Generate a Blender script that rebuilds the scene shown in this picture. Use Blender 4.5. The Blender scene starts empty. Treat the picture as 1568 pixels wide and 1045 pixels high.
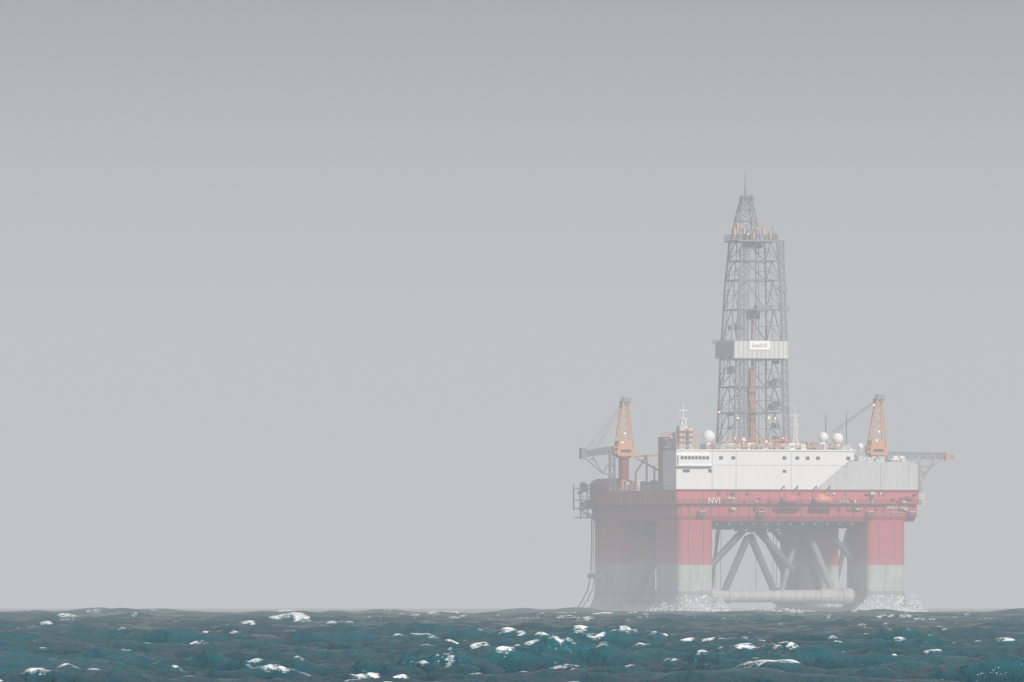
import bpy, math, random
import numpy as np
from mathutils import Vector
random.seed(7); rng=np.random.default_rng(11)
scene=bpy.context.scene
R_EARTH=6.371e6
D=3000.0; PXR=16640.0; CAMH=4.0; S=PXR/D
ROT=math.radians(18)

# ------------------------------------------------------------ materials
def newmat(name):
    m=bpy.data.materials.new(name); m.use_nodes=True
    nt=m.node_tree; nt.nodes.clear()
    out=nt.nodes.new('ShaderNodeOutputMaterial')
    return m,nt,out
def paint(name,col,col2=None,rough=0.55,amt=0.5,scale=0.35,streak=True,metal=0.0,speck=None,spamt=0.6):
    m,nt,out=newmat(name); N=nt.nodes; L=nt.links
    b=N.new('ShaderNodeBsdfPrincipled'); L.new(b.outputs[0],out.inputs[0])
    b.inputs['Roughness'].default_value=rough; b.inputs['Metallic'].default_value=metal
    if col2 is None: col2=tuple(c*0.55 for c in col)
    tc=N.new('ShaderNodeTexCoord'); mp=N.new('ShaderNodeMapping')
    L.new(tc.outputs['Object'],mp.inputs[0])
    mp.inputs['Scale'].default_value=(1,1,0.16 if streak else 1)
    no=N.new('ShaderNodeTexNoise'); no.inputs['Scale'].default_value=scale*2.2; no.inputs['Detail'].default_value=6; no.inputs['Roughness'].default_value=0.65
    L.new(mp.outputs[0],no.inputs['Vector'])
    mr=N.new('ShaderNodeMapRange'); mr.inputs[1].default_value=0.42; mr.inputs[2].default_value=0.72; mr.inputs[4].default_value=amt
    L.new(no.outputs[0],mr.inputs[0])
    mx=N.new('ShaderNodeMix'); mx.data_type='RGBA'
    L.new(mr.outputs[0],mx.inputs[0]); mx.inputs[6].default_value=(*col,1); mx.inputs[7].default_value=(*col2,1)
    last=mx.outputs[2]
    if speck is not None:
        n2=N.new('ShaderNodeTexNoise'); n2.inputs['Scale'].default_value=1.1; n2.inputs['Detail'].default_value=8; n2.inputs['Roughness'].default_value=0.75
        L.new(tc.outputs['Object'],n2.inputs['Vector'])
        m2=N.new('ShaderNodeMapRange'); m2.inputs[1].default_value=0.53; m2.inputs[2].default_value=0.60; m2.inputs[4].default_value=spamt
        L.new(n2.outputs[0],m2.inputs[0])
        x2=N.new('ShaderNodeMix'); x2.data_type='RGBA'
        L.new(m2.outputs[0],x2.inputs[0]); L.new(last,x2.inputs[6]); x2.inputs[7].default_value=(*speck,1)
        last=x2.outputs[2]
    L.new(last,b.inputs['Base Color'])
    return m
M={}
M['white']=paint('white_paint',(0.90,0.89,0.87),(0.76,0.73,0.70),amt=0.35)
M['foam']=paint('foam_white',(0.88,0.89,0.90),(0.8,0.82,0.84),rough=.9)
M['greywhite']=paint('weathered_and_shade_white',(0.60,0.60,0.60),(0.45,0.44,0.44),amt=0.6)  # weathered white; on the deckhouse end wall its grey paints in shade
M['red']=paint('red_paint',(0.52,0.040,0.055),(0.40,0.08,0.085),amt=0.8)
M['redlight']=paint('pale_red_paint',(0.60,0.080,0.095),(0.47,0.13,0.13),amt=0.7)  # paler, pinker red than the lower hull band
M['darkred']=paint('dark_red_paint',(0.24,0.03,0.035),(0.15,0.03,0.03))
M['hullgrey']=paint('grey_hull_coating',(0.50,0.50,0.49),(0.30,0.29,0.27),amt=0.9,speck=(0.72,0.72,0.71),spamt=0.45)
M['wash']=paint('sea_washed_coating',(0.30,0.31,0.31),(0.17,0.18,0.18),amt=0.8,speck=(0.88,0.9,0.9),spamt=1.0,streak=False)
M['pipewhite']=paint('pale_brace_coating',(0.52,0.52,0.50),(0.34,0.31,0.27),amt=0.9)
M['steel']=paint('galvanised_steel',(0.19,0.20,0.215),(0.12,0.12,0.125),scale=0.8)
M['brace']=paint('dark_brace_coating',(0.10,0.11,0.125),(0.17,0.13,0.12),scale=0.6)
M['midgrey']=paint('grey_paint',(0.30,0.31,0.32),(0.19,0.19,0.19))
M['orange']=paint('orange_paint',(0.62,0.29,0.12),(0.43,0.21,0.11),scale=0.8)
M['boat']=paint('lifeboat_gelcoat',(0.80,0.24,0.13),(0.64,0.18,0.11),rough=0.35)
M['glass']=paint('dark_glazing',(0.04,0.05,0.06),(0.09,0.10,0.11),rough=0.15)
M['rust']=paint('rust_red_pipe',(0.36,0.13,0.09),(0.22,0.10,0.08))
m,nt,out=newmat('lit_lamp'); e=nt.nodes.new('ShaderNodeEmission'); e.inputs[0].default_value=(1,0.50,0.14,1); e.inputs[1].default_value=4.0; nt.links.new(e.outputs[0],out.inputs[0]); M['lamp']=m

# ------------------------------------------------------------ mesh builder
class Part:
    def __init__(s): s.v=[];s.f=[]
    def add(s,vs,fs):
        o=len(s.v); s.v+= [tuple(p) for p in vs]; s.f+=[tuple(i+o for i in f) for f in fs]
    def box(s,u0,u1,v0,v1,z0,z1):
        vs=[(u0,v0,z0),(u1,v0,z0),(u1,v1,z0),(u0,v1,z0),(u0,v0,z1),(u1,v0,z1),(u1,v1,z1),(u0,v1,z1)]
        s.add(vs,[(3,2,1,0),(4,5,6,7),(0,1,5,4),(1,2,6,5),(2,3,7,6),(3,0,4,7)])
    def octa(s,c,r,st=1.0):
        x,y,z=c
        s.add([(x-r,y,z),(x+r,y,z),(x,y-r,z),(x,y+r,z),(x,y,z-r*st),(x,y,z+r*st)],[(0,2,5),(2,1,5),(1,3,5),(3,0,5),(2,0,4),(1,2,4),(3,1,4),(0,3,4)])
    def prism(s,poly,v0,v1):   # polygon in (u,z), extruded along v
        n=len(poly)
        vs=[(a,v0,b) for a,b in poly]+[(a,v1,b) for a,b in poly]
        s.add(vs,[tuple(range(n)),tuple(range(2*n-1,n-1,-1))]+[(i,i+n,(i+1)%n+n,(i+1)%n) for i in range(n)])
    def loft(s,rings):
        n=len(rings[0]); vs=[p for r in rings for p in r]; fs=[tuple(range(n-1,-1,-1)),tuple(range(len(vs)-n,len(vs)))]
        for k in range(len(rings)-1):
            for i in range(n):
                j=(i+1)%n; fs.append((k*n+i,k*n+j,(k+1)*n+j,(k+1)*n+i))
        s.add(vs,fs)
    def tube(s,a,b,r,n=6,r2=None):
        a=Vector(a);b=Vector(b);d=b-a
        if d.length<1e-6:return
        d.normalize(); x=d.cross(Vector((0.13,0.31,0.94)));
        if x.length<0.05: x=d.cross(Vector((1,0,0)))
        x.normalize(); y=d.cross(x); r2=r if r2 is None else r2
        s.loft([[tuple(c+x*rr*math.cos(2*math.pi*i/n)+y*rr*math.sin(2*math.pi*i/n)) for i in range(n)] for c,rr in((a,r),(b,r2))])
    def sphere(s,c,r,n=16,sc=(1,1,1)):
        rings=[]
        for k in range(n//2+1):
            t=-math.pi/2+math.pi*k/(n//2); rr=max(math.cos(t),0.02)*r
            rings.append([(c[0]+sc[0]*rr*math.cos(2*math.pi*i/n),c[1]+sc[1]*rr*math.sin(2*math.pi*i/n),c[2]+sc[2]*r*math.sin(t)) for i in range(n)])
        s.loft(rings)
    def rrect(s,u0,u1,v0,v1,lv,rad=1.6):  # lv: list of (z,grow)
        rings=[]
        for z,g in lv:
            ring=[]
            for cx,cy,a0 in((u1-rad,v1-rad,0),(u0+rad,v1-rad,90),(u0+rad,v0+rad,180),(u1-rad,v0+rad,270)):
                for k in range(5):
                    a=math.radians(a0+22.5*k); ring.append((cx+(rad+g)*math.cos(a),cy+(rad+g)*math.sin(a),z))
            rings.append(ring)
        s.loft(rings)
    def rail(s,a,b,h=1.1,sp=2.0,r=0.07):
        a=Vector(a);b=Vector(b);n=max(1,int((b-a).length/sp)); up=Vector((0,0,h))
        for i in range(n+1):
            p=a.lerp(b,i/n); s.tube(p,p+up,r,4)
        s.tube(a+up,b+up,r,4); s.tube(a+up*0.5,b+up*0.5,r*0.8,4)
    def truss(s,a,b,w0,w1,n,r=0.16,rb=0.1):
        a=Vector(a);b=Vector(b);d=(b-a).normalized()
        y=Vector((0,0,1)) if abs(d.z)<0.9 else Vector((0,1,0)); x=d.cross(y).normalized(); y=x.cross(d).normalized()
        st=[]
        for i in range(n+1):
            t=i/n; w=w0+(w1-w0)*t; c=a.lerp(b,t)
            st.append([c+x*w/2*sx+y*w/2*sy for sx,sy in((-1,-1),(1,-1),(1,1),(-1,1))])
        for i in range(n):
            for k in range(4):
                s.tube(st[i][k],st[i+1][k],r,4)
                q=(k+1)%4
                s.tube(st[i][k],st[i+1][q],rb,4) if i%2 else s.tube(st[i][q],st[i+1][k],rb,4)
        for i in range(n+1):
            for k in range(4): s.tube(st[i][k],st[i][(k+1)%4],rb,4)
    def make(s,name,mat,parent,smooth=False):
        me=bpy.data.meshes.new(name); me.from_pydata(s.v,[],s.f); me.update()
        if smooth:
            for p in me.polygons:p.use_smooth=True
        me.materials.append(M[mat]); ob=bpy.data.objects.new(name,me); scene.collection.objects.link(ob); ob.parent=parent
        return ob
def U(px,v=0): return (px-1035+S*math.sin(ROT)*v)/(S*math.cos(ROT))
def Z(py): return (913.2-py)/S+CAMH
def P(px,py,v=0): return (U(px,v),v,Z(py))

rig=bpy.data.objects.new('offshore_drilling_rig',None); scene.collection.objects.link(rig)
rig.location=((1035-784)/S,D,0); rig.rotation_euler=(0,0,ROT)
def sub(name):
    e=bpy.data.objects.new(name,None); scene.collection.objects.link(e); e.parent=rig; return e

# ---- columns
zs=Z(865)
cols=[(U(1040),U(1095),1,21),(U(1040),U(1095),50,75),(U(1333),U(1393),1,19),(U(1333),U(1393),55,75)]
up=Part(); lo=Part(); wa=Part(); dk=Part(); pp=Part()
for (u0,u1,v0,v1) in cols:
    up.rrect(u0,u1,v0,v1,[(zs,0),(Z(797)+0.1,0)])
    lo.rrect(u0,u1,v0,v1,[(Z(906),0.004),(zs-0.003,0.004)])
    dk.rrect(u0,u1,v0,v1,[(Z(912),0.12),(Z(905),0.12)])
    wa.rrect(u0,u1,v0,v1,[(-9,2.2),(0.4,1.8),(2.0,0.9),(Z(912),0.25),(Z(911),0.25)])
    for k in (0.3,0.72):
        uu=u0+(u1-u0)*k
        pp.tube((uu,v0-0.2,zs),(uu,v0-0.2,Z(800)),0.1,5)
    for k in (0.35,0.5,0.8):
        vv=v0+(v1-v0)*k
        pp.tube((u0-0.3,vv,zs),(u0-0.3,vv,Z(800)),0.2,5)
        lo.tube((u0-0.3,vv,Z(905)),(u0-0.3,vv,zs),0.2,5)
up.make('column_upper','red',rig,False); lo.make('column_lower','hullgrey',rig); dk.make('column_collar','midgrey',rig); wa.make('column_foot','wash',rig); pp.make('column_pipe','redlight',rig)
# ---- pontoons and transverse brace
po=Part()
for (u0,u1) in((cols[0][0]-1.5,cols[0][1]+1.5),(cols[2][0]-1.5,cols[2][1]+1.5)):
    po.rrect(u0,u1,-2.5,78,[(-9,0),(0.0,0),(0.9,-0.9)],2.5)
po.make('pontoon','wash',rig)
tb=Part(); ua=cols[0][1]-1; ub=cols[2][0]+1
zt=Z(913)
tb.tube((ua,10,zt),(ub,10,zt),1.75,14); tb.tube((ua,66,zt),(ub,66,zt),1.75,14)
for vv in (10,66):
    for uu in (ua+3,ub-3.5):
        tb.tube((uu-2,vv,zt),(uu+2,vv,zt),2.3,14)
    for px in (1118,1200,1263,1290):
        uu=U(px,vv); tb.tube((uu-.4,vv,zt),(uu+.4,vv,zt),2.0,14)
    tb.tube((U(1258,vv),vv,zt),(U(1295,vv),vv,zt),2.05,14)
tb.make('transverse_brace','pipewhite',rig,False)
# ---- diagonal bracing
br=Part(); bl=Part()
def B(part,v,x0,y0,x1,y1,r,va=None): part.tube(P(x0,y0,v),P(x1,y1,v if va is None else va),r,10)
B(br,10,1088,868,1140,812,0.95); B(br,10,1111,905,1147,822,1.0)
B(br,10,1150,818,1188,905,1.0); B(br,10,1158,808,1218,872,0.95)
B(br,66,1096,905,1108,808,0.5); B(br,66,1175,808,1225,900,0.9); B(br,66,1190,805,1236,858,0.8)
B(br,66,1240,905,1262,806,0.9); B(br,30,1232,812,1262,905,0.9); B(br,10,1270,812,1322,870,0.95)
B(bl,12,1240,812,1278,903,1.0); B(bl,16,1226,815,1200,905,0.8); B(br,40,1238,806,1224,905,0.9); B(br,60,1290,905,1312,810,0.7)
B(br,38,985,905,1012,805,1.0); B(br,38,1012,870,985,805,1.0)
br.make('diagonal_brace','brace',rig,False); bl.make('pale_diagonal_brace','midgrey',rig,False)
ri=Part()
for px,v in((1098,20),(1108,30),(1163,38),(1190,30),(1196,44)):
    ri.tube(P(px,800,v),P(px+random.uniform(-2,2),905,v),0.09,5)
ri.make('riser_line','brace',rig)
# ---- hull deck box
UR=U(1413)
h1=Part(); h2=Part()
zb=Z(797); zm=Z(771); zt=Z(750)
h1.rrect(0,UR,0,76,[(zm,0),(zt,0)],0.8)
h2.rrect(0.5,UR-0.5,0.5,75.5,[(zb-0.2,-0.9),(zb+1.2,0),(zm-0.003,0)],0.8)
h1.make('upper_hull_band','redlight',rig); h2.make('lower_hull_band','red',rig)
un=Part()
for i in range(12):
    u=U(1100)+i*3.6; un.box(u,u+0.7,2,72,zb-1.3,zb-0.25)
for v in (8,24,40,58,70): un.box(4,UR-4,v,v+0.8,zb-1.9,zb-0.3)
for i in range(40):
    u=random.uniform(10,58);v=random.uniform(4,70);un.box(u,u+random.uniform(.6,3),v,v+2,zb-random.uniform(1.2,3.0),zb-0.3)
un.truss(P(1140,806,38),P(1208,806,38),2.4,2.4,8,.2,.14)
un.make('underdeck_framing','brace',rig)
# hull trim : ledge walkway, seams, pipes, boxes
tr=Part(); tw=Part(); td=Part()
tr.box(-0.4,UR+0.3,-0.75,-0.02,zm-0.15,zm+0.12)
tr.box(-0.4,UR+0.6,-0.5,-0.02,zt-0.2,zt+0.15)
tr.box(-0.75,-0.02,0,76,zm-0.15,zm+0.12)
tr.rail((0,-0.7,zm+0.1),(UR,-0.7,zm+0.1),1.1,2.2,0.05)
u=1.5
while u<UR-1:
    td.box(u,u+0.14,-0.12,-0.01,zb+1.4,zm-0.2); u+=random.choice((2.4,3.2,4.1))
    if random.random()<0.5: td.box(u,u+0.1,-0.12,-0.01,zm+0.2,zt-0.3)
v=2
while v<74:
    td.box(-0.14,-0.01,v,v+0.16,zb+1.4,zt-0.3); v+=random.choice((2.8,4.2,5.5))
for i in range(70):
    u=random.uniform(12,UR-2); w=random.uniform(.3,1.5); z=random.choice((zm+.3,zm+1.2,zt-1.3,zb+3)); 
    (tw if random.random()<.4 else tr if random.random()<.5 else td).box(u,u+w,-random.uniform(.3,1.0),-0.011,z,z+random.uniform(.3,.9))
for px in (1069,1160,1330,1395):
    u=U(px); td.box(u,u+2.2,-0.9,-0.012,Z(790),Z(782)); tw.box(u+.2,u+2.0,-1.0,-0.2,Z(783.5),Z(782.2))
tr.make('hull_walkway','darkred',rig); td.make('hull_stiffener','darkred',rig); tw.make('hull_fitting','greywhite',rig)
# lettering
def text(name,body,px,py,v,size,mat,parent=rig):
    c=bpy.data.curves.new(name,'FONT'); c.body=body; c.size=size; c.align_x='CENTER'; c.align_y='CENTER'; c.extrude=0.03
    o=bpy.data.objects.new(name,c); scene.collection.objects.link(o); o.parent=parent
    o.location=(U(px,v),v,Z(py)); o.rotation_euler=(math.pi/2,0,0); c.materials.append(M[mat]); return o
text('hull_lettering','NVI',1094,767,-0.8,2.3,'white')
text('name_lettering','WEST LEO',1377,777,-0.15,1.3,'white')
text('port_lettering','PANAMA',1377,784,-0.15,0.8,'greywhite')
# ---- lifeboats
for k,px in enumerate((1212,1262)):
    lb=Part(); c=P(px,765,-2.4)
    lb.sphere(c,1,18,(2.7,1.3,1.25)); lb.sphere((c[0]-0.7,c[1],c[2]+0.8),1,12,(1.5,0.9,0.9))
    lb.make('lifeboat_hull_%d'%(k+1),'boat' if k else 'redlight',rig,True)
    dv=Part()
    for du in(-2,2):
        dv.tube((c[0]+du,0,zt),(c[0]+du,-2.6,zt+1.1),0.2,6); dv.tube((c[0]+du,-2.6,zt+1.1),(c[0]+du*.8,-2.4,c[2]+.6),0.08,5)
    dv.box(c[0]-3.2,c[0]+3.2,-2.0,-0.1,zm-1.3,zm-1.0)
    dv.make('lifeboat_davit_%d'%(k+1),'darkred',rig)
# ---- accommodation block
zr=Z(690); u310=U(1310); uL=-0.3
ac=Part()
ac.prism([(0,zt+.02),(U(1250),zt+.02),(U(1303),Z(704)),(u310,Z(703)),(u310,zr),(0,zr)],-0.25,11)  # slanted lower right edge shaped as the shade boundary on this wall
ac.make('accommodation_wall','white',rig)
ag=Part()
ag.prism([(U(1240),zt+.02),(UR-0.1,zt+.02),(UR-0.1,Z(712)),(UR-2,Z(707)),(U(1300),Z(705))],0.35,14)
ag.make('painted_shade_wall','greywhite',rig)  # greyer colour stands in for shade across the white deckhouse end
tm=Part()  # trims
tm.box(0,u310+.3,-0.55,-0.26,zr-0.05,zr+0.35)
tm.box(U(1033),U(1090),-1.6,-0.26,Z(714),Z(712.6))
tm.box(U(1037),U(1086),-1.2,-0.26,Z(712.6)+.003,Z(697))
tm.make('bridge_front','white',rig)
sm=Part()
for px in(1127,1212,1090): sm.box(U(px),U(px)+0.1,-0.31,-0.255,zt+.2,zr-0.1)
sm.box(U(1090),U(1303),-0.30,-0.256,Z(712.4),Z(712))
for px in (1352,1396): sm.box(U(px),U(px)+.1,.29,.349,zt+.1,Z(709))
sm.box(U(1412),UR+.05,-0.1,.34,zt,Z(712))
sm.make('wall_seam','midgrey',rig)
gl=Part()
for i in range(8):
    u=U(1040+i*5.6); gl.box(u,u+0.85,-1.26,-1.203,Z(703.5),Z(698.8))
for px in (1104,1123,1202,1222,1238,1254,1301): u=U(px); gl.box(u-.55,u+.55,-.32,-.254,Z(703.5),Z(698.5))
for px in (1202,1048,1053,1087): u=U(px); gl.box(u-.5,u+.5,-.32,-.254,Z(723.5),Z(719))
gl.make('window','glass',rig)
rl=Part()
rl.rail((0,-0.4,zr+.35),(u310,-0.4,zr+.35),1.2,1.8,0.07)
rl.rail((u310,0.4,Z(706)),(UR,0.4,Z(707)),1.2,1.8,0.07)
rl.rail((0,0.3,zt),(0,75,zt),1.2,2,0.07)
rl.make('deck_railing','greywhite',rig)
og=Part()
og.box(U(1100),U(1305),2,2.3,zr+1.2,zr+1.4); og.box(U(1150),U(1230),5,5.4,zr+1.9,zr+2.2)
for i in range(34):
    u=random.uniform(U(1095),U(1305)); og.box(u,u+random.uniform(.2,1.1),3,5,zr+.2,zr+random.uniform(.8,2.0))
og.make('roof_pipework','orange',rig)
for mat,nm,cnt in(('greywhite','roof_locker',50),('midgrey','roof_machinery',30),('white','roof_cabin',26)):
    p=Part()
    for i in range(cnt):
        u=random.uniform(U(1092),U(1315)); v=random.uniform(1,9); w=random.uniform(.5,2.4); h=random.uniform(.6,2.3); p.box(u,u+w,v,v+random.uniform(.6,2),zr+.003,zr+h)
    for i in range(cnt//2):
        u=random.uniform(U(1310),UR-3); v=random.uniform(2,12); w=random.uniform(.5,2.4); p.box(u,u+w,v,v+1.5,Z(706)-.3,Z(706)+random.uniform(.4,1.8))
    p.make(nm,mat,rig)
dm=Part()
for px,py,r in((1086,668,10),(1264,668,7.8),(1286,670.5,9),(1140,673,3.5),(1322,682,5),(1175,676,3)):
    c=P(px,py,6); dm.sphere(c,r/S,20); dm.tube((c[0],c[1],zr),(c[0],c[1],c[2]-r/S*.7),r/S*.4,8)
dm.make('radome','white',rig,True)
ms=Part()
for px,y0 in((1268,631),(1300,629)): ms.tube(P(px,690,7),P(px,y0,7),0.2,6,.1)
ms.tube(P(1190,690,5),P(1190,655,5),.1,5); 
ms.make('aerial','brace',rig)
mw=Part()
mw.truss(P(1220,690,8),P(1220,636,8),1.3,.7,9,.1,.07); mw.tube(P(1220,636,8),P(1220,617,8),.1,5,.04)
mw.truss(P(1047,690,8),P(1047,640,8),2.2,1.2,7,.14,.1); mw.tube(P(1047,640,8),P(1047,614,8),.2,5,.08)
for y in (655,640,628): mw.tube(P(1040,y,8),P(1054,y,8),.12,5)
for y in (650,634): mw.tube(P(1212,y,8),P(1228,y,8),.08,5)
mw.make('communications_mast','white',rig)
st=Part(); so=Part(); sr=Part()
st.box(U(1024,12),U(1042,12),12,18,zt,Z(672)); st.box(U(1040,10),U(1062,10),9.5,15,Z(692),Z(662)); st.box(U(1038,8),U(1046,8),6,9,Z(690),Z(652)); st.box(U(1052,8),U(1058,8),6,9,Z(690),Z(655))
sr.box(U(1016,16),U(1024,16),14,20,zt,Z(668)); 
for y in (672,685,700,716,732): so.box(U(1014,13),U(1036,13),11.2,13,Z(y),Z(y-1.2))
for y in (660,668,676): so.box(U(1036,8),U(1064,8),5,9,Z(y),Z(y-1.0))
so.rail(P(1014,668,12),P(1036,668,12),1.2,1,.08)
for px in (1036,1043,1050,1057,1064): so.tube(P(px,690,5),P(px,655+abs(px-1048)*.5,5),.12,5)
for a,b in(((972,697),(1016,695)),((975,699),(1016,722)),((992,697),(975,722)),((992,740),(992,697)),((975,722),(975,745)),((1004,745),(1004,712))):
    so.tube(P(*a,28),P(*b,28),.26,6)
st.make('stair_tower','greywhite',rig); sr.make('exhaust_stack','rust',rig); so.make('access_platform','orange',rig)
for mat,nm,cnt in(('midgrey','deck_machinery',46),('greywhite','deck_container',30),('orange','deck_pipework',26),('darkred','deck_housing',16)):
    p=Part()
    for i in range(cnt):
        v=random.uniform(14,72); u=random.uniform(.8,8); w=random.uniform(.4,2); h=random.uniform(.7,3.2); p.box(u,u+w,v,v+random.uniform(.5,2.5),zt+.005,zt+h)
    p.make(nm,mat,rig)
wd=Part(); wd.rrect(-.5,8,58,75.5,[(zt-.3,.1),(Z(738),0),(Z(733),-.6),(Z(729.5),-1.9)],2.0); wd.make('winch_house','darkred',rig)
md=Part(); md.box(14,60,14,30,zt,Z(700)); md.box(20,62,32,70,zt,Z(695)); md.make('process_module','greywhite',rig)
m2=Part(); uc=U(1155,38)
m2.box(uc-9,uc+9,29,47,Z(705),Z(683)); m2.box(uc-13,uc-9.2,31,44,Z(705),Z(676)); m2.box(uc+9.2,uc+14,31,44,Z(705),Z(672))
m2.make('drill_floor_substructure','midgrey',rig)
mo=Part()
for y in (683,678,673): mo.rail((uc-9,28.8,Z(y)),(uc+9,28.8,Z(y)),1.0,1.5,.09)
for i in range(18):
    u=random.uniform(uc-13,uc+15); mo.box(u,u+random.uniform(.4,1.2),26,28,Z(684),Z(random.uniform(668,680)))
mo.make('drill_floor_fittings','orange',rig)

# ---- derrick
vc=38
prof=[(676,1154.5,51.5),(628,1155.5,50),(588,1155.5,48.5),(545,1156,47.5),(517,1157,46.5),(468,1158,44.5),(422,1158.5,42),(392,1159,39),(362,1159,36.5)]
kk=math.cos(ROT)+math.sin(ROT)
dl=Part(); db=Part()
lv=[]
for py,pc,hw in prof:
    h=hw/S/kk; c=U(pc,vc); lv.append([Vector((c+sx*h,vc+sy*h,Z(py))) for sx,sy in((-1,-1),(1,-1),(1,1),(-1,1))])
for i in range(len(lv)-1):
    A=lv[i];Bq=lv[i+1]
    for k in range(4):
        q=(k+1)%4
        dl.tube(A[k],Bq[k],0.29,6)
        db.tube(Bq[k],Bq[q],0.18,5)
        bm=(Bq[k]+Bq[q])/2
        mid=(A[k]+Bq[k])/2; mid2=(A[q]+Bq[q])/2
        db.tube(A[k],bm,0.14,5); db.tube(A[q],bm,0.14,5)
        mm=(A[k]+bm)/2; mn=(A[q]+bm)/2
        db.tube(mid,mm,.08,4); db.tube(mid2,mn,.08,4)
        p1=A[k].lerp(A[q],.24); p2=Bq[k].lerp(Bq[q],.24); p3=A[k].lerp(A[q],.78); p4=Bq[k].lerp(Bq[q],.78)
        if k in(0,3,2): db.tube(p1,p2,.1,4)
        if k in(0,2): db.tube(p3,p4,.1,4)
        nseg=3
        for t in range(nseg):
            a0=A[k].lerp(Bq[k],t/nseg); a1=p1.lerp(p2,(t+1)/nseg)
            if k in(0,3): db.tube(a0,a1,.07,4); db.tube(A[k].lerp(Bq[k],(t+1)/nseg),a1,.07,4)
for k in range(4): db.tube(lv[0][k],lv[0][(k+1)%4],.3,5)
c=U(1199,vc)
db.truss((c,vc-5,Z(520)),(c-.6,vc-4,Z(360)),1.3,1.1,16,.09,.06)
db.truss((c+.3,vc-6,Z(676)),(c,vc-5,Z(545)),1.5,1.3,14,.09,.06)
for px in(1150,1163,1168): db.tube(P(px,676,vc),P(px,370,vc),.12,5)
db.truss(P(1141,676,vc+3),P(1143,370,vc+3),1.4,1.2,24,.08,.05)
for y,x0,x1 in((628,1106,1204),(545,1107,1204),(468,1154,1204),(497,1112,1135),(436,1180,1202),(588,1170,1205)):
    db.box(U(x0,vc),U(x1,vc),vc-5,vc-4,Z(y)-.15,Z(y)+.15); db.rail((U(x0,vc),vc-5.1,Z(y)),(U(x1,vc),vc-5.1,Z(y)),1.1,1.2,.06)
for x0,y0,x1,y1 in((1155,470,1180,461),(1195,470,1207,462),(1114,500,1124,493),(1194,441,1203,432)): db.box(U(x0,vc),U(x1,vc),vc-5.5,vc-3,Z(y0),Z(y1))
dr=sub('derrick')
dl.make('derrick_leg','steel',dr); db.make('derrick_bracing','steel',dr)
tp=Part(); tp.box(U(1153,vc-3),U(1161,vc-3),vc-4,vc-2,Z(676),Z(560)); tp.box(U(1151,vc-3),U(1160,vc-3),vc-4.1,vc-1.9,Z(612),Z(590)); tp.tube(P(1158,560,vc),P(1158,470,vc),.35,6)
tp.make('top_drive','rust',dr)
tq=Part()
for i in range(16):
    px=random.choice((1120,1130,1175,1185,1190)); y=random.uniform(550,670); tq.box(U(px,vc),U(px+random.uniform(3,9),vc),vc-3,vc+1,Z(y),Z(y-random.uniform(3,9)))
tq.box(U(1152,vc),U(1166,vc),vc-2,vc+2,Z(482),Z(466)); tq.box(U(1146,vc),U(1170,vc),vc-2,vc+2,Z(372),Z(362))
tq.make('derrick_equipment','midgrey',dr)
ww=Part(); c=U(1157,vc); h=(1213-1101)/2/S/kk
for (a,b,cc,d) in((c-h,c+h,vc-h,vc-h+.25),(c-h,c+h,vc+h-.25,vc+h),(c-h,c-h+.25,vc-h+.26,vc+h-.26),(c+h-.25,c+h,vc-h+.26,vc+h-.26)):
    ww.box(a,b,cc,d,Z(543.5),Z(517.5))
ww.make('monkey_board_windwall','greywhite',dr)
wq=Part()
for k in range(13): u=c-h+.05+k*(2*h-.3)/12; wq.box(u,u+.08,vc-h-.12,vc-h-.004,Z(543),Z(518))
for k in range(9): v=vc-h+k*(2*h-.3)/8; wq.box(c-h-.12,c-h-.004,v,v+.14,Z(543),Z(518))
wq.box(c-h-.9,c+h+.9,vc-h-.9,vc-h-.13,Z(544.8),Z(543.6)); wq.rail((c-h-.9,vc-h-.9,Z(521)),(c-h-.9,vc+h,Z(521)),1,1.5,.07)
wq.make('windwall_frame','midgrey',dr)
sp=Part(); sp.box(U(1152,vc-h),U(1184,vc-h),vc-h-.25,vc-h-.125,Z(531),Z(517)); sp.make('sign_plate','white',dr)
text('sign_lettering','Seadrill',1168,524,vc-h-.3,1.55,'midgrey',dr)
cr=Part(); c=U(1156,vc); 
hh=41/S/kk
cr.box(c-hh,c+hh,vc-hh,vc+hh,Z(362.5),Z(360)); 
for (a,b) in(((-1,-1),(1,-1)),((1,-1),(1,1)),((1,1),(-1,1)),((-1,1),(-1,-1))):
    cr.rail((c+a[0]*hh,vc+a[1]*hh,Z(360)),(c+b[0]*hh,vc+b[1]*hh,Z(360)),1.5,1.2,.09)
cl=[]
for py,pc,hw in((360,1147,23),(330,1147.5,17),(312,1148,13),(300,1148.5,10),(291,1148.5,9)):
    h2_=hw/S/kk; cc=U(pc,vc); cl.append([Vector((cc+sx*h2_,vc+sy*h2_,Z(py))) for sx,sy in((-1,-1),(1,-1),(1,1),(-1,1))])
for i in range(len(cl)-1):
    for k in range(4):
        q=(k+1)%4
        cr.tube(cl[i][k],cl[i+1][k],.22,5); cr.tube(cl[i+1][k],cl[i+1][q],.15,4); cr.tube(cl[i][k],cl[i+1][q],.11,4); cr.tube(cl[i][q],cl[i+1][k],.11,4)
cc=U(1148.5,vc); cr.box(cc-1.6,cc+1.6,vc-1.6,vc+1.6,Z(301),Z(299.6)); cr.rail((cc-1.7,vc-1.6,Z(299)),(cc+1.7,vc-1.6,Z(299)),1.2,.8,.08)
cr.tube(P(1157,300,vc),P(1157,287,vc),.2,5)
cr.tube(P(1147,300,vc),P(1147,278,vc),.32,6); cr.tube(P(1147,278,vc),P(1147,255,vc),.22,5,.14)
cr.tube(P(1190,360,vc),P(1190,338,vc),.14,5); cr.tube(P(1195,360,vc),P(1195,348,vc),.4,5)
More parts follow.
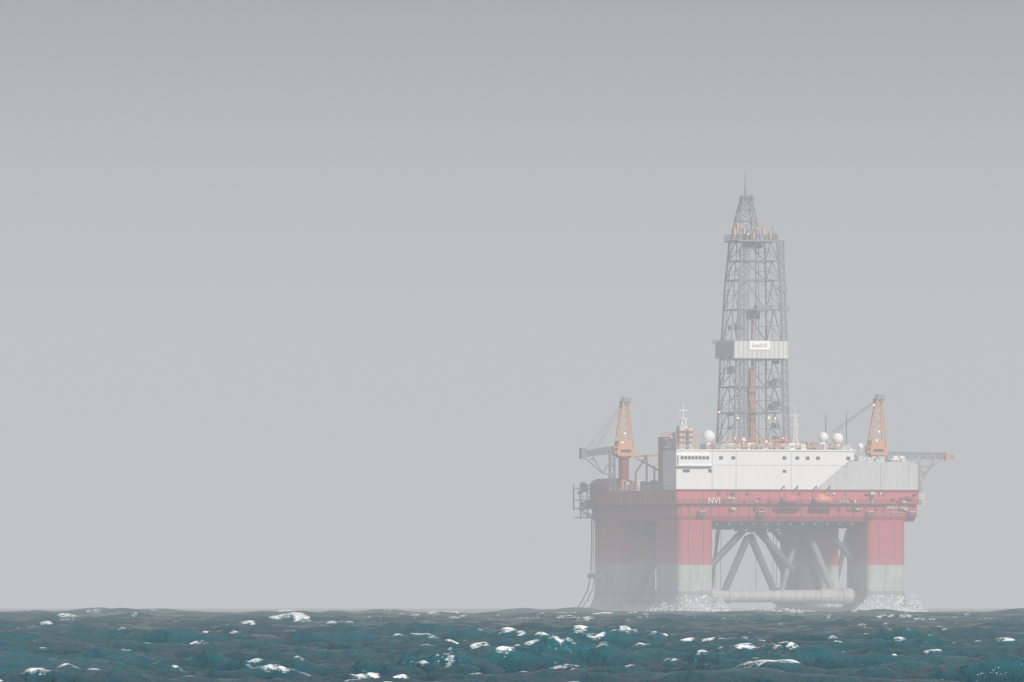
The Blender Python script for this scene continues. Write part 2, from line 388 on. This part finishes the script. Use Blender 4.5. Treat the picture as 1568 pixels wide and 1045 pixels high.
cr.box(U(1146,vc),U(1162,vc),vc-1.5,vc+1.5,Z(360)+.01,Z(343)); cr.tube(P(1130,352,vc),P(1170,352,vc),.4,6)
cr.make('crown_block','steel',dr)
co=Part()
for px,y0,y1 in((1122,357,343),(1137,350,342),(1152,356,346),(1167,352,340),(1178,358,346),(1127,341,334)): co.box(U(px,vc),U(px+3,vc),vc-4,vc-3,Z(y0),Z(y1))
co.tube(P(1121,345,vc-4),P(1128,334,vc-4),.2,5); co.tube(P(1166,345,vc-4),P(1168,332,vc-4),.2,5)
co.make('crown_fittings','orange',dr)

# ---- cranes
def crane(nm,pc,u_v,head,boom_end,mirror):
    e=sub(nm); v=u_v
    pd=Part(); c=P(pc,700,v); pd.tube((c[0],v,zt-.2),(c[0],v,Z(697)),1.45,16); pd.tube((c[0],v,Z(698)),(c[0],v,Z(695)),2.1,16); pd.make('pedestal','darkred' if not mirror else 'rust',e)
    cb=Part(); 
    cb.box(c[0]-2.4,c[0]+2.6,v-2.2,v+2.2,Z(694.9),Z(683)); cb.box(c[0]-2.0,c[0]+1.9,v-1.9,v+1.9,Z(683)+.003,Z(671)); cb.box(c[0]-3.6,c[0]-2.45,v-2.4,v-.6,Z(691),Z(680))
    top=P(head[0],head[1],v)
    for du,dvv in((-2.6,-1.6),(2.9,-1.6),(-2.6,1.6),(2.9,1.6)):
        cb.tube((c[0]+du*.85,v+dvv,Z(685)),(top[0]+du*.28,v+dvv*.5,top[2]),.24,6)
    for t in (.25,.42,.58,.75,.9):
        for dvv in(-1,1):
            z=Z(685)+(top[2]-Z(685))*t
            f=.85+(.28-.85)*t; g=1.6+(.8-1.6)*t; cx=c[0]+(top[0]-c[0])*t
            cb.tube((cx-2.6*f,v+dvv*g,z),(cx+2.9*f,v+dvv*g,z),.13,5)
            t2=t+.16; z2=Z(685)+(top[2]-Z(685))*min(t2,1); f2=.85+(.28-.85)*min(t2,1); g2=1.6-.8*min(t2,1)
            cb.tube((cx-2.6*f,v+dvv*g,z),(cx+2.9*f2,v+dvv*g2,z2),.1,5)
    cb.make('crane_house','orange',e)
    w=Part(); w.box(c[0]-1.6,c[0]+1.4,v-2.28,v-2.21,Z(689),Z(685)); w.box(c[0]-3.4,c[0]-2.6,v-2.47,v-2.41,Z(688),Z(682)); w.make('cab_window','glass',e)
    hd=Part(); hd.box(top[0]-1.3,top[0]+1.3,v-1,v+1,top[2]-.3,top[2]+.5); hd.rail((top[0]-1.4,v-1,top[2]+.5),(top[0]+1.4,v-1,top[2]+.5),.9,.9,.08); hd.tube((top[0]-.6,v,top[2]+.5),(top[0]-.6,v,top[2]+1.7),.2,5); hd.make('crane_head','brace',e)
    return e,c,top
e,c,top=crane('pedestal_crane',958,55,(960,612),None,False)
p=Part(); a=P(942,685,55); b=P(895,692,50)
p.truss(a,b,1.7,1.5,10,.16,.11); p.box(b[0]-.9,b[0]+.6,49,51,Z(700),Z(683))
p.tube(P(893,700,50),P(893,686,50),.2,5)
for x0,y0,x1,y1 in((896,697,925,722),(925,722,944,726),(910,697,925,722),(940,697,925,722),(905,700,915,702),(930,710,944,712),(936,697,936,735)): p.tube(P(x0,y0,52),P(x1,y1,52),.17,5)
p.truss(P(940,742,54),P(940,690,54),1.4,1.4,6,.12,.09)
p.make('boom','steel',e)
q=Part()
for x1,y1 in((904,682),(917,682)): q.tube((top[0],top[1],top[2]),P(x1,y1,51),.09,5); q.tube((top[0]-.6,top[1]+1,top[2]),P(x1-3,y1,52),.08,5)
q.make('hoist_cable','steel',e)
e,c,top=crane('pedestal_crane',1349,20,(1353,609),None,True)
p=Part(); p.truss(P(1362,695,20),P(1458,695,20),2.0,1.5,15,.17,.12)
for x0,y0,x1,y1 in((1412,748,1440,705),(1416,728,1452,700),(1414,706,1424,726),(1424,726,1440,700),(1412,712,1432,712),(1418,700,1414,748),(1428,724,1412,730),(1420,742,1414,735)): p.tube(P(x0,y0,19),P(x1,y1,19),.18,5)
p.make('boom','midgrey',e)
q=Part(); q.truss(P(1445,695,20),P(1470,697,20),1.6,1.0,4,.15,.1); q.box(U(1457,20),U(1462,20),19,21,Z(702),Z(693)); q.make('boom_tip','orange',e)
q=Part()
for k in(0,1.6): q.tube((top[0]-.5,top[1]-.8+k,top[2]),P(1284-k*4,660,16),.11,5)
q.make('hoist_cable','brace',e)

# ---- left and right outboard platforms
ob=Part()
x0,x1=U(884,74),U(906,74)
for z in (Z(790),Z(776),Z(763),Z(745)): ob.box(x0,x1+.5,70,76,z-.12,z+.12); ob.rail((x0,70,z),(x1,70,z),1.1,1,.08)
for x in(x0,(x0+x1)/2,x1):
    for v in(70,76): ob.tube((x,v,Z(792 if x>x0 else 778)),(x,v,Z(738)),.2,5)
ob.tube((x0,70,Z(778)),(x1,70,Z(792)),.2,5); ob.tube((x0,70,Z(763)),(x1,70,Z(778)),.14,5); ob.tube((x1,70,Z(763)),(x0,70,Z(776)),.14,5)
for i in range(14):
    x=random.uniform(x0,x1-.5); z=random.uniform(Z(780),Z(742)); ob.box(x,x+random.uniform(.4,1.2),71,74,z,z+random.uniform(.5,1.6))
ob.make('mooring_platform','steel',rig)
rp=Part(); rp.box(UR+.02,UR+2.6,1,8,Z(768),Z(766.5)); rp.box(UR+.02,UR+1.9,1,5,Z(765),Z(756)); rp.rail((UR,1,Z(766)),(UR+2.6,1,Z(766)),1.2,.8,.08); rp.tube((UR,1,Z(780)),(UR+2.4,1,Z(767)),.15,5)
for y in (742,752): rp.box(UR+.02,UR+1.6,2,6,Z(y),Z(y-1.3)); rp.rail((UR,2,Z(y)),(UR+1.6,2,Z(y)),1.2,.7,.07)
rp.truss((UR+1,3,Z(766)),(UR+1,3,Z(735)),1.1,1.1,6,.09,.07)
rp.make('stair_platform','greywhite',rig)
ch=Part()
pts=[P(909,790,76),P(909,840,76),P(907,882,76),P(902,905,74),P(893,922,72),P(880,940,70)]
for i in range(len(pts)-1): ch.tube(pts[i],pts[i+1],.2,5); 
for i in range(2,len(pts)-1):
    a=Vector(pts[i])+Vector((1.2,0,0)); b=Vector(pts[i+1])+Vector((1.6,0,0)); ch.tube(a,b,.18,5)
ch.tube(P(912,790,76),P(911,882,76),.12,5); ch.box(U(903,76),U(911,76),74.5,76.5,Z(885),Z(878))
ch.make('mooring_chain','brace',rig)
lp=Part()
for px,py,v in((1135,637,31),(1193,637,31),(1183,636,31),(956,674,50),(960,660,50),(1349,672,15),(1353,658,15),(1105,628,31),(1151,351,33),(1130,668,30),(1205,668,30),(1262,690,1),(1345,617,17)):
    c=P(px,py,v); lp.sphere(c,.25,8)
lp.make('deck_lamp','lamp',rig)
# ---- spray thrown up where the sea breaks on the columns
spl=Part(); rs=random.Random(5)
def burst(u,v,su_,sv_,h,n):
    for i in range(n):
        a=rs.gauss(0,su_); b_=rs.gauss(0,sv_); fall=max(.15,1-abs(a)/(2.4*su_)); z=-.8+rs.random()**1.7*h*fall
        spl.octa((u+a,v+b_,z),rs.uniform(.07,.24)*(1.4-z/(h+1)*.9),rs.uniform(.7,1.6))
for (u,v,a,b_,h,n) in ((cols[2][0]-1,-2.5,2.2,.6,4.5,600),(cols[2][0]+5,-2.8,3.0,.6,3.8,900),(cols[2][1]+1,-1.5,1.6,.8,6.5,800),(cols[0][0]+4,-3,3.0,.6,3.6,700),(cols[0][1]+.8,-2,1.5,.7,4.8,400),
    (cols[0][0]-2,10,1.0,5,3.4,500),(cols[0][0]-2,35,1.0,8,3.2,400),(cols[0][0]-2,60,1.0,7,3.6,400),(UR/2-6,8,9,1,1.8,300),(cols[3][0],50,4,1,3,160)):
    burst(u,v,a,b_,h,n)
spl.make('splash','foam',rig)

# ------------------------------------------------------------ sea
def vnoise(x,y,seed):
    r=np.random.default_rng(seed); T=r.random((256,256)); xi=np.floor(x).astype(int); yi=np.floor(y).astype(int)
    fx=x-xi; fy=y-yi; fx=fx*fx*(3-2*fx); fy=fy*fy*(3-2*fy)
    g=lambda a,b:T[a&255,b&255]
    return (g(xi,yi)*(1-fx)+g(xi+1,yi)*fx)*(1-fy)+(g(xi,yi+1)*(1-fx)+g(xi+1,yi+1)*fx)*fy
ys=[5.0]
while ys[-1]<11000:
    y=ys[-1]; ys.append(y*(1.03 if y<330 else 1.0010 if y<430 else 1.0007 if y<850 else 1.0015 if y<2600 else 1.0045))
ys=np.array(ys); 
dense=np.linspace(-math.tan(math.radians(2.9)),math.tan(math.radians(2.9)),700)
sd=np.tan(np.radians(np.concatenate([np.linspace(3.0,6,14),np.linspace(7,55,22)])))
tx=np.concatenate([-sd[::-1],dense,sd])
nr,nc=len(ys),len(tx); print('grid',nr,nc)
Yg=np.repeat(ys[:,None],nc,1); Xg=Yg*tx[None,:]
dy=np.gradient(ys)[:,None]*np.ones((1,nc)); dx=np.gradient(tx)[None,:]*Yg
H=np.zeros_like(Xg); CR=np.zeros_like(Xg)
grp=0.6+0.8*vnoise(Xg/26+5,Yg/70,21)      # wave groups
grp2=0.4+1.3*vnoise(Xg/10+50,Yg/24,22)      # cat's paws
wx=Xg+1.2*(vnoise(Xg/5,Yg/9,31)-.5); wy=Yg+3.0*(vnoise(Xg/7+9,Yg/12,32)-.5)
near=np.clip((Yg-300)/200,0.12,1)           # long swell flattens towards the shallows by the camera
ncomp=84
lam=np.exp(np.linspace(math.log(40),math.log(0.9),ncomp))
for i,l in enumerate(lam):
    th=math.radians(-98+rng.normal()*(22 if l>12 else 36)); k=2*math.pi/l
    sl=0.027 if l>18 else 0.040 if l>6 else 0.066
    a=sl*l/(2*math.pi)*(0.6+0.8*rng.random())
    kx,ky=k*math.cos(th),k*math.sin(th); ph=rng.random()*6.283
    samp=np.abs(kx)*dx+np.abs(ky)*dy
    fade=np.clip((2.6-samp)/1.4,0,1)
    arg=kx*wx+ky*wy+ph
    c=np.cos(arg); c=c+0.36*np.cos(2*arg)+.12*np.cos(3*arg)
    mod=grp*near if l>9 else grp2*np.sqrt(near)
    H+=a*fade*c*mod
    if 1.6<l<18: CR+=a*k*fade*c*mod
sig=H[:, nc//2-300:nc//2+300].std(); print('rms',sig)
pn=vnoise(Xg/9+31,Yg/30+7,1)*0.5+vnoise(Xg/4.2,Yg/8,2)*0.5
pl=vnoise(Xg/45+11,Yg/90+3,8)
fn=vnoise(Xg/1.7,Yg/0.8,3)*0.5+vnoise(Xg/0.6,Yg/0.35,4)*0.5
crest=CR/np.maximum(CR.std(axis=1,keepdims=True),1e-3)
far=np.clip((Yg-700)/1500,0,1)
F=np.clip((crest+2.6*(pn-0.5)+1.6*(pl-.5)+2.0*(fn-.5)-2.95+0.15*far)/1.0,0,1)
H+=0.04*F*np.clip(fn,0,1)
Zg=H-(Xg**2+Yg**2)/(2*R_EARTH)
cu,su=math.cos(ROT),math.sin(ROT); rx=Xg-rig.location.x; ry=Yg-D
uu=rx*cu+ry*su; vv=-rx*su+ry*cu
for (u0,u1,v0,v1) in cols:
    dd=np.maximum(np.maximum(u0-uu,uu-u1),np.maximum(v0-vv,vv-v1))
    F=np.maximum(F,np.clip(1-(dd-1)/14,0,1)*np.clip(pn*1.8+fn*.6-.45,0,1))
me=bpy.data.meshes.new('sea'); co_=np.stack([Xg,Yg,Zg],-1).reshape(-1,3).astype(np.float32)
me.vertices.add(nr*nc); me.vertices.foreach_set('co',co_.ravel())
idx=np.arange(nr*nc).reshape(nr,nc)
q=np.stack([idx[:-1,:-1],idx[:-1,1:],idx[1:,1:],idx[1:,:-1]],-1).reshape(-1,4).astype(np.int32)
me.loops.add(q.size); me.loops.foreach_set('vertex_index',q.ravel())
me.polygons.add(len(q)); me.polygons.foreach_set('loop_start',np.arange(0,q.size,4,dtype=np.int32)); me.polygons.foreach_set('loop_total',np.full(len(q),4,dtype=np.int32))
me.polygons.foreach_set('use_smooth',np.ones(len(q),dtype=bool)); me.update()
at=me.attributes.new('foam','FLOAT','POINT'); at.data.foreach_set('value',F.ravel().astype(np.float32))
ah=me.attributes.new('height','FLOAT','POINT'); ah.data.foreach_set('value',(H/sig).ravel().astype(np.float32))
sea=bpy.data.objects.new('sea',me); scene.collection.objects.link(sea)
m,nt,out=newmat('sea_water'); N=nt.nodes; L=nt.links
b=N.new('ShaderNodeBsdfPrincipled'); b.inputs['IOR'].default_value=1.33; b.inputs['Roughness'].default_value=0.14
tc=N.new('ShaderNodeTexCoord'); n1=N.new('ShaderNodeTexNoise'); n1.inputs['Scale'].default_value=1.2; n1.inputs['Detail'].default_value=4; n1.inputs['Roughness'].default_value=.6
L.new(tc.outputs['Object'],n1.inputs['Vector'])
bp=N.new('ShaderNodeBump'); bp.inputs['Strength'].default_value=1.0; bp.inputs['Distance'].default_value=0.42; L.new(n1.outputs[0],bp.inputs['Height'])
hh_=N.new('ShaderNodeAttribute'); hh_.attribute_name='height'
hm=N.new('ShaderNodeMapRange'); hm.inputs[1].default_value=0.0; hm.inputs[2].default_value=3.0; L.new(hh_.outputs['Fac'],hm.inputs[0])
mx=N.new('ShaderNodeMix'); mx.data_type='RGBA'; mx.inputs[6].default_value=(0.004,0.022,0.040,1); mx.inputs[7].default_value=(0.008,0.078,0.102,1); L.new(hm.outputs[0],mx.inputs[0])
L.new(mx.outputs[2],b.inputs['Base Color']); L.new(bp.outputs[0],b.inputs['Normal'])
fo=N.new('ShaderNodeBsdfPrincipled'); fo.inputs['Base Color'].default_value=(0.76,0.79,0.81,1); fo.inputs['Roughness'].default_value=.8
fa=N.new('ShaderNodeAttribute'); fa.attribute_name='foam'
fm=N.new('ShaderNodeMapping'); fm.inputs['Scale'].default_value=(.5,1,1); L.new(tc.outputs['Object'],fm.inputs[0])
n3=N.new('ShaderNodeTexNoise'); n3.inputs['Scale'].default_value=3.2; n3.inputs['Detail'].default_value=6; n3.inputs['Roughness'].default_value=.8; L.new(fm.outputs[0],n3.inputs['Vector'])
ad=N.new('ShaderNodeMath'); ad.operation='MULTIPLY_ADD'; L.new(n3.outputs[0],ad.inputs[0]); ad.inputs[1].default_value=5.0; ad.inputs[2].default_value=-2.85
a2=N.new('ShaderNodeMath'); a2.operation='ADD'; L.new(ad.outputs[0],a2.inputs[0]); L.new(fa.outputs['Fac'],a2.inputs[1])
mr=N.new('ShaderNodeMapRange'); mr.inputs[1].default_value=0.0; mr.inputs[2].default_value=0.7; L.new(a2.outputs[0],mr.inputs[0])
gt=N.new('ShaderNodeMath'); gt.operation='MULTIPLY'; L.new(mr.outputs[0],gt.inputs[0])
g2=N.new('ShaderNodeMapRange'); g2.inputs[1].default_value=0.02; g2.inputs[2].default_value=0.3; L.new(fa.outputs['Fac'],g2.inputs[0]); L.new(g2.outputs[0],gt.inputs[1])
ms_=N.new('ShaderNodeMixShader'); L.new(gt.outputs[0],ms_.inputs[0]); L.new(b.outputs[0],ms_.inputs[1]); L.new(fo.outputs[0],ms_.inputs[2]); L.new(ms_.outputs[0],out.inputs[0])
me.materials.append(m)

# ------------------------------------------------------------ mist
def mistmat(name,sigma,col):
    m,nt,out=newmat(name); N=nt.nodes; L=nt.links
    a=N.new('ShaderNodeVolumeAbsorption'); a.inputs[0].default_value=(0,0,0,1); a.inputs[1].default_value=sigma
    e=N.new('ShaderNodeEmission'); e.inputs[0].default_value=(*col,1); e.inputs[1].default_value=sigma  # mist glows by itself, standing in for daylight scattered in it
    s=N.new('ShaderNodeAddShader'); L.new(a.outputs[0],s.inputs[0]); L.new(e.outputs[0],s.inputs[1]); L.new(s.outputs[0],out.inputs['Volume']); return m
FOG=(0.540,0.560,0.582); SIG=0.9e-4
M['mist']=mistmat('sea_mist',SIG,FOG)
bx=Part(); bx.box(-7000,7000,-300,7500,-40,200)
bx.make('mist','mist',None)
M['low']=mistmat('low_sea_haze_air',1.1e-4,FOG)
bx=Part(); bx.box(-6500,6500,1100,7400,-35,13)
bx.make('sea_haze','low',None)
M['bank']=mistmat('mist_bank_air',0.00095,FOG)
el=Part(); el.sphere((0,0,0),1,64,(1500,260,200)); e=el.make('mist_bank','bank',None,True); e.location=(0,2720,30)

# ------------------------------------------------------------ world, sun
w=bpy.data.worlds.new('World'); scene.world=w; w.use_nodes=True; nt=w.node_tree; nt.nodes.clear(); N=nt.nodes; L=nt.links
out=N.new('ShaderNodeOutputWorld'); bg=N.new('ShaderNodeBackground'); bg.inputs[1].default_value=0.1; L.new(bg.outputs[0],out.inputs[0])
sk=N.new('ShaderNodeTexSky'); sk.sky_type='NISHITA'; sk.sun_disc=False; sk.sun_elevation=math.radians(35); sk.sun_rotation=math.radians(145)
tc=N.new('ShaderNodeTexCoord'); sx=N.new('ShaderNodeSeparateXYZ'); L.new(tc.outputs['Generated'],sx.inputs[0])
mxm=N.new('ShaderNodeMath'); mxm.operation='MAXIMUM'; L.new(sx.outputs[2],mxm.inputs[0]); mxm.inputs[1].default_value=0
pw=N.new('ShaderNodeMath'); pw.operation='POWER'; L.new(mxm.outputs[0],pw.inputs[0]); pw.inputs[1].default_value=.5
cr_=N.new('ShaderNodeValToRGB'); L.new(pw.outputs[0],cr_.inputs[0])
def g(v,c=1.0): return (v*c,v,v*1.035,1)
stops=[(0,.56),(.0248,.515),(.0368,.435),(.0459,.35),(.0549,.27),(.09,.20),(.3,.25),(.6,.45),(1,.6)]
els=cr_.color_ramp.elements
els[0].position=0; els[0].color=g(stops[0][1],.97); els[1].position=1; els[1].color=g(.6)
for z,vv_ in stops[1:-1]: q=els.new(math.sqrt(z)); q.color=g(vv_,1.02 if .03<z<.06 else .985)
sc=N.new('ShaderNodeVectorMath'); sc.operation='SCALE'; L.new(cr_.outputs[0],sc.inputs[0]); sc.inputs['Scale'].default_value=10
mx=N.new('ShaderNodeMix'); mx.data_type='RGBA'; mx.inputs[0].default_value=.95; L.new(sk.outputs[0],mx.inputs[6]); L.new(sc.outputs[0],mx.inputs[7]); L.new(mx.outputs[2],bg.inputs[0])
sl=bpy.data.lights.new('sun','SUN'); sl.energy=5.0; sl.angle=math.radians(8); sl.color=(1,.95,.90)
so=bpy.data.objects.new('sun',sl); scene.collection.objects.link(so); so.rotation_euler=(math.radians(60),0,math.radians(32))
# ------------------------------------------------------------ camera
cd=bpy.data.cameras.new('camera'); cd.lens=PXR/1568*36; cd.sensor_width=36; cd.clip_start=1; cd.clip_end=60000
cam=bpy.data.objects.new('camera',cd); scene.collection.objects.link(cam); cam.location=(0,0,CAMH)
cam.rotation_euler=(math.pi/2+(913.2-522.5)/PXR,0,0)
sk.sun_elevation=math.radians(30); sk.sun_rotation=math.radians(148)
scene.camera=cam
scene.view_settings.view_transform='Standard'; scene.view_settings.look='None'; scene.view_settings.exposure=0
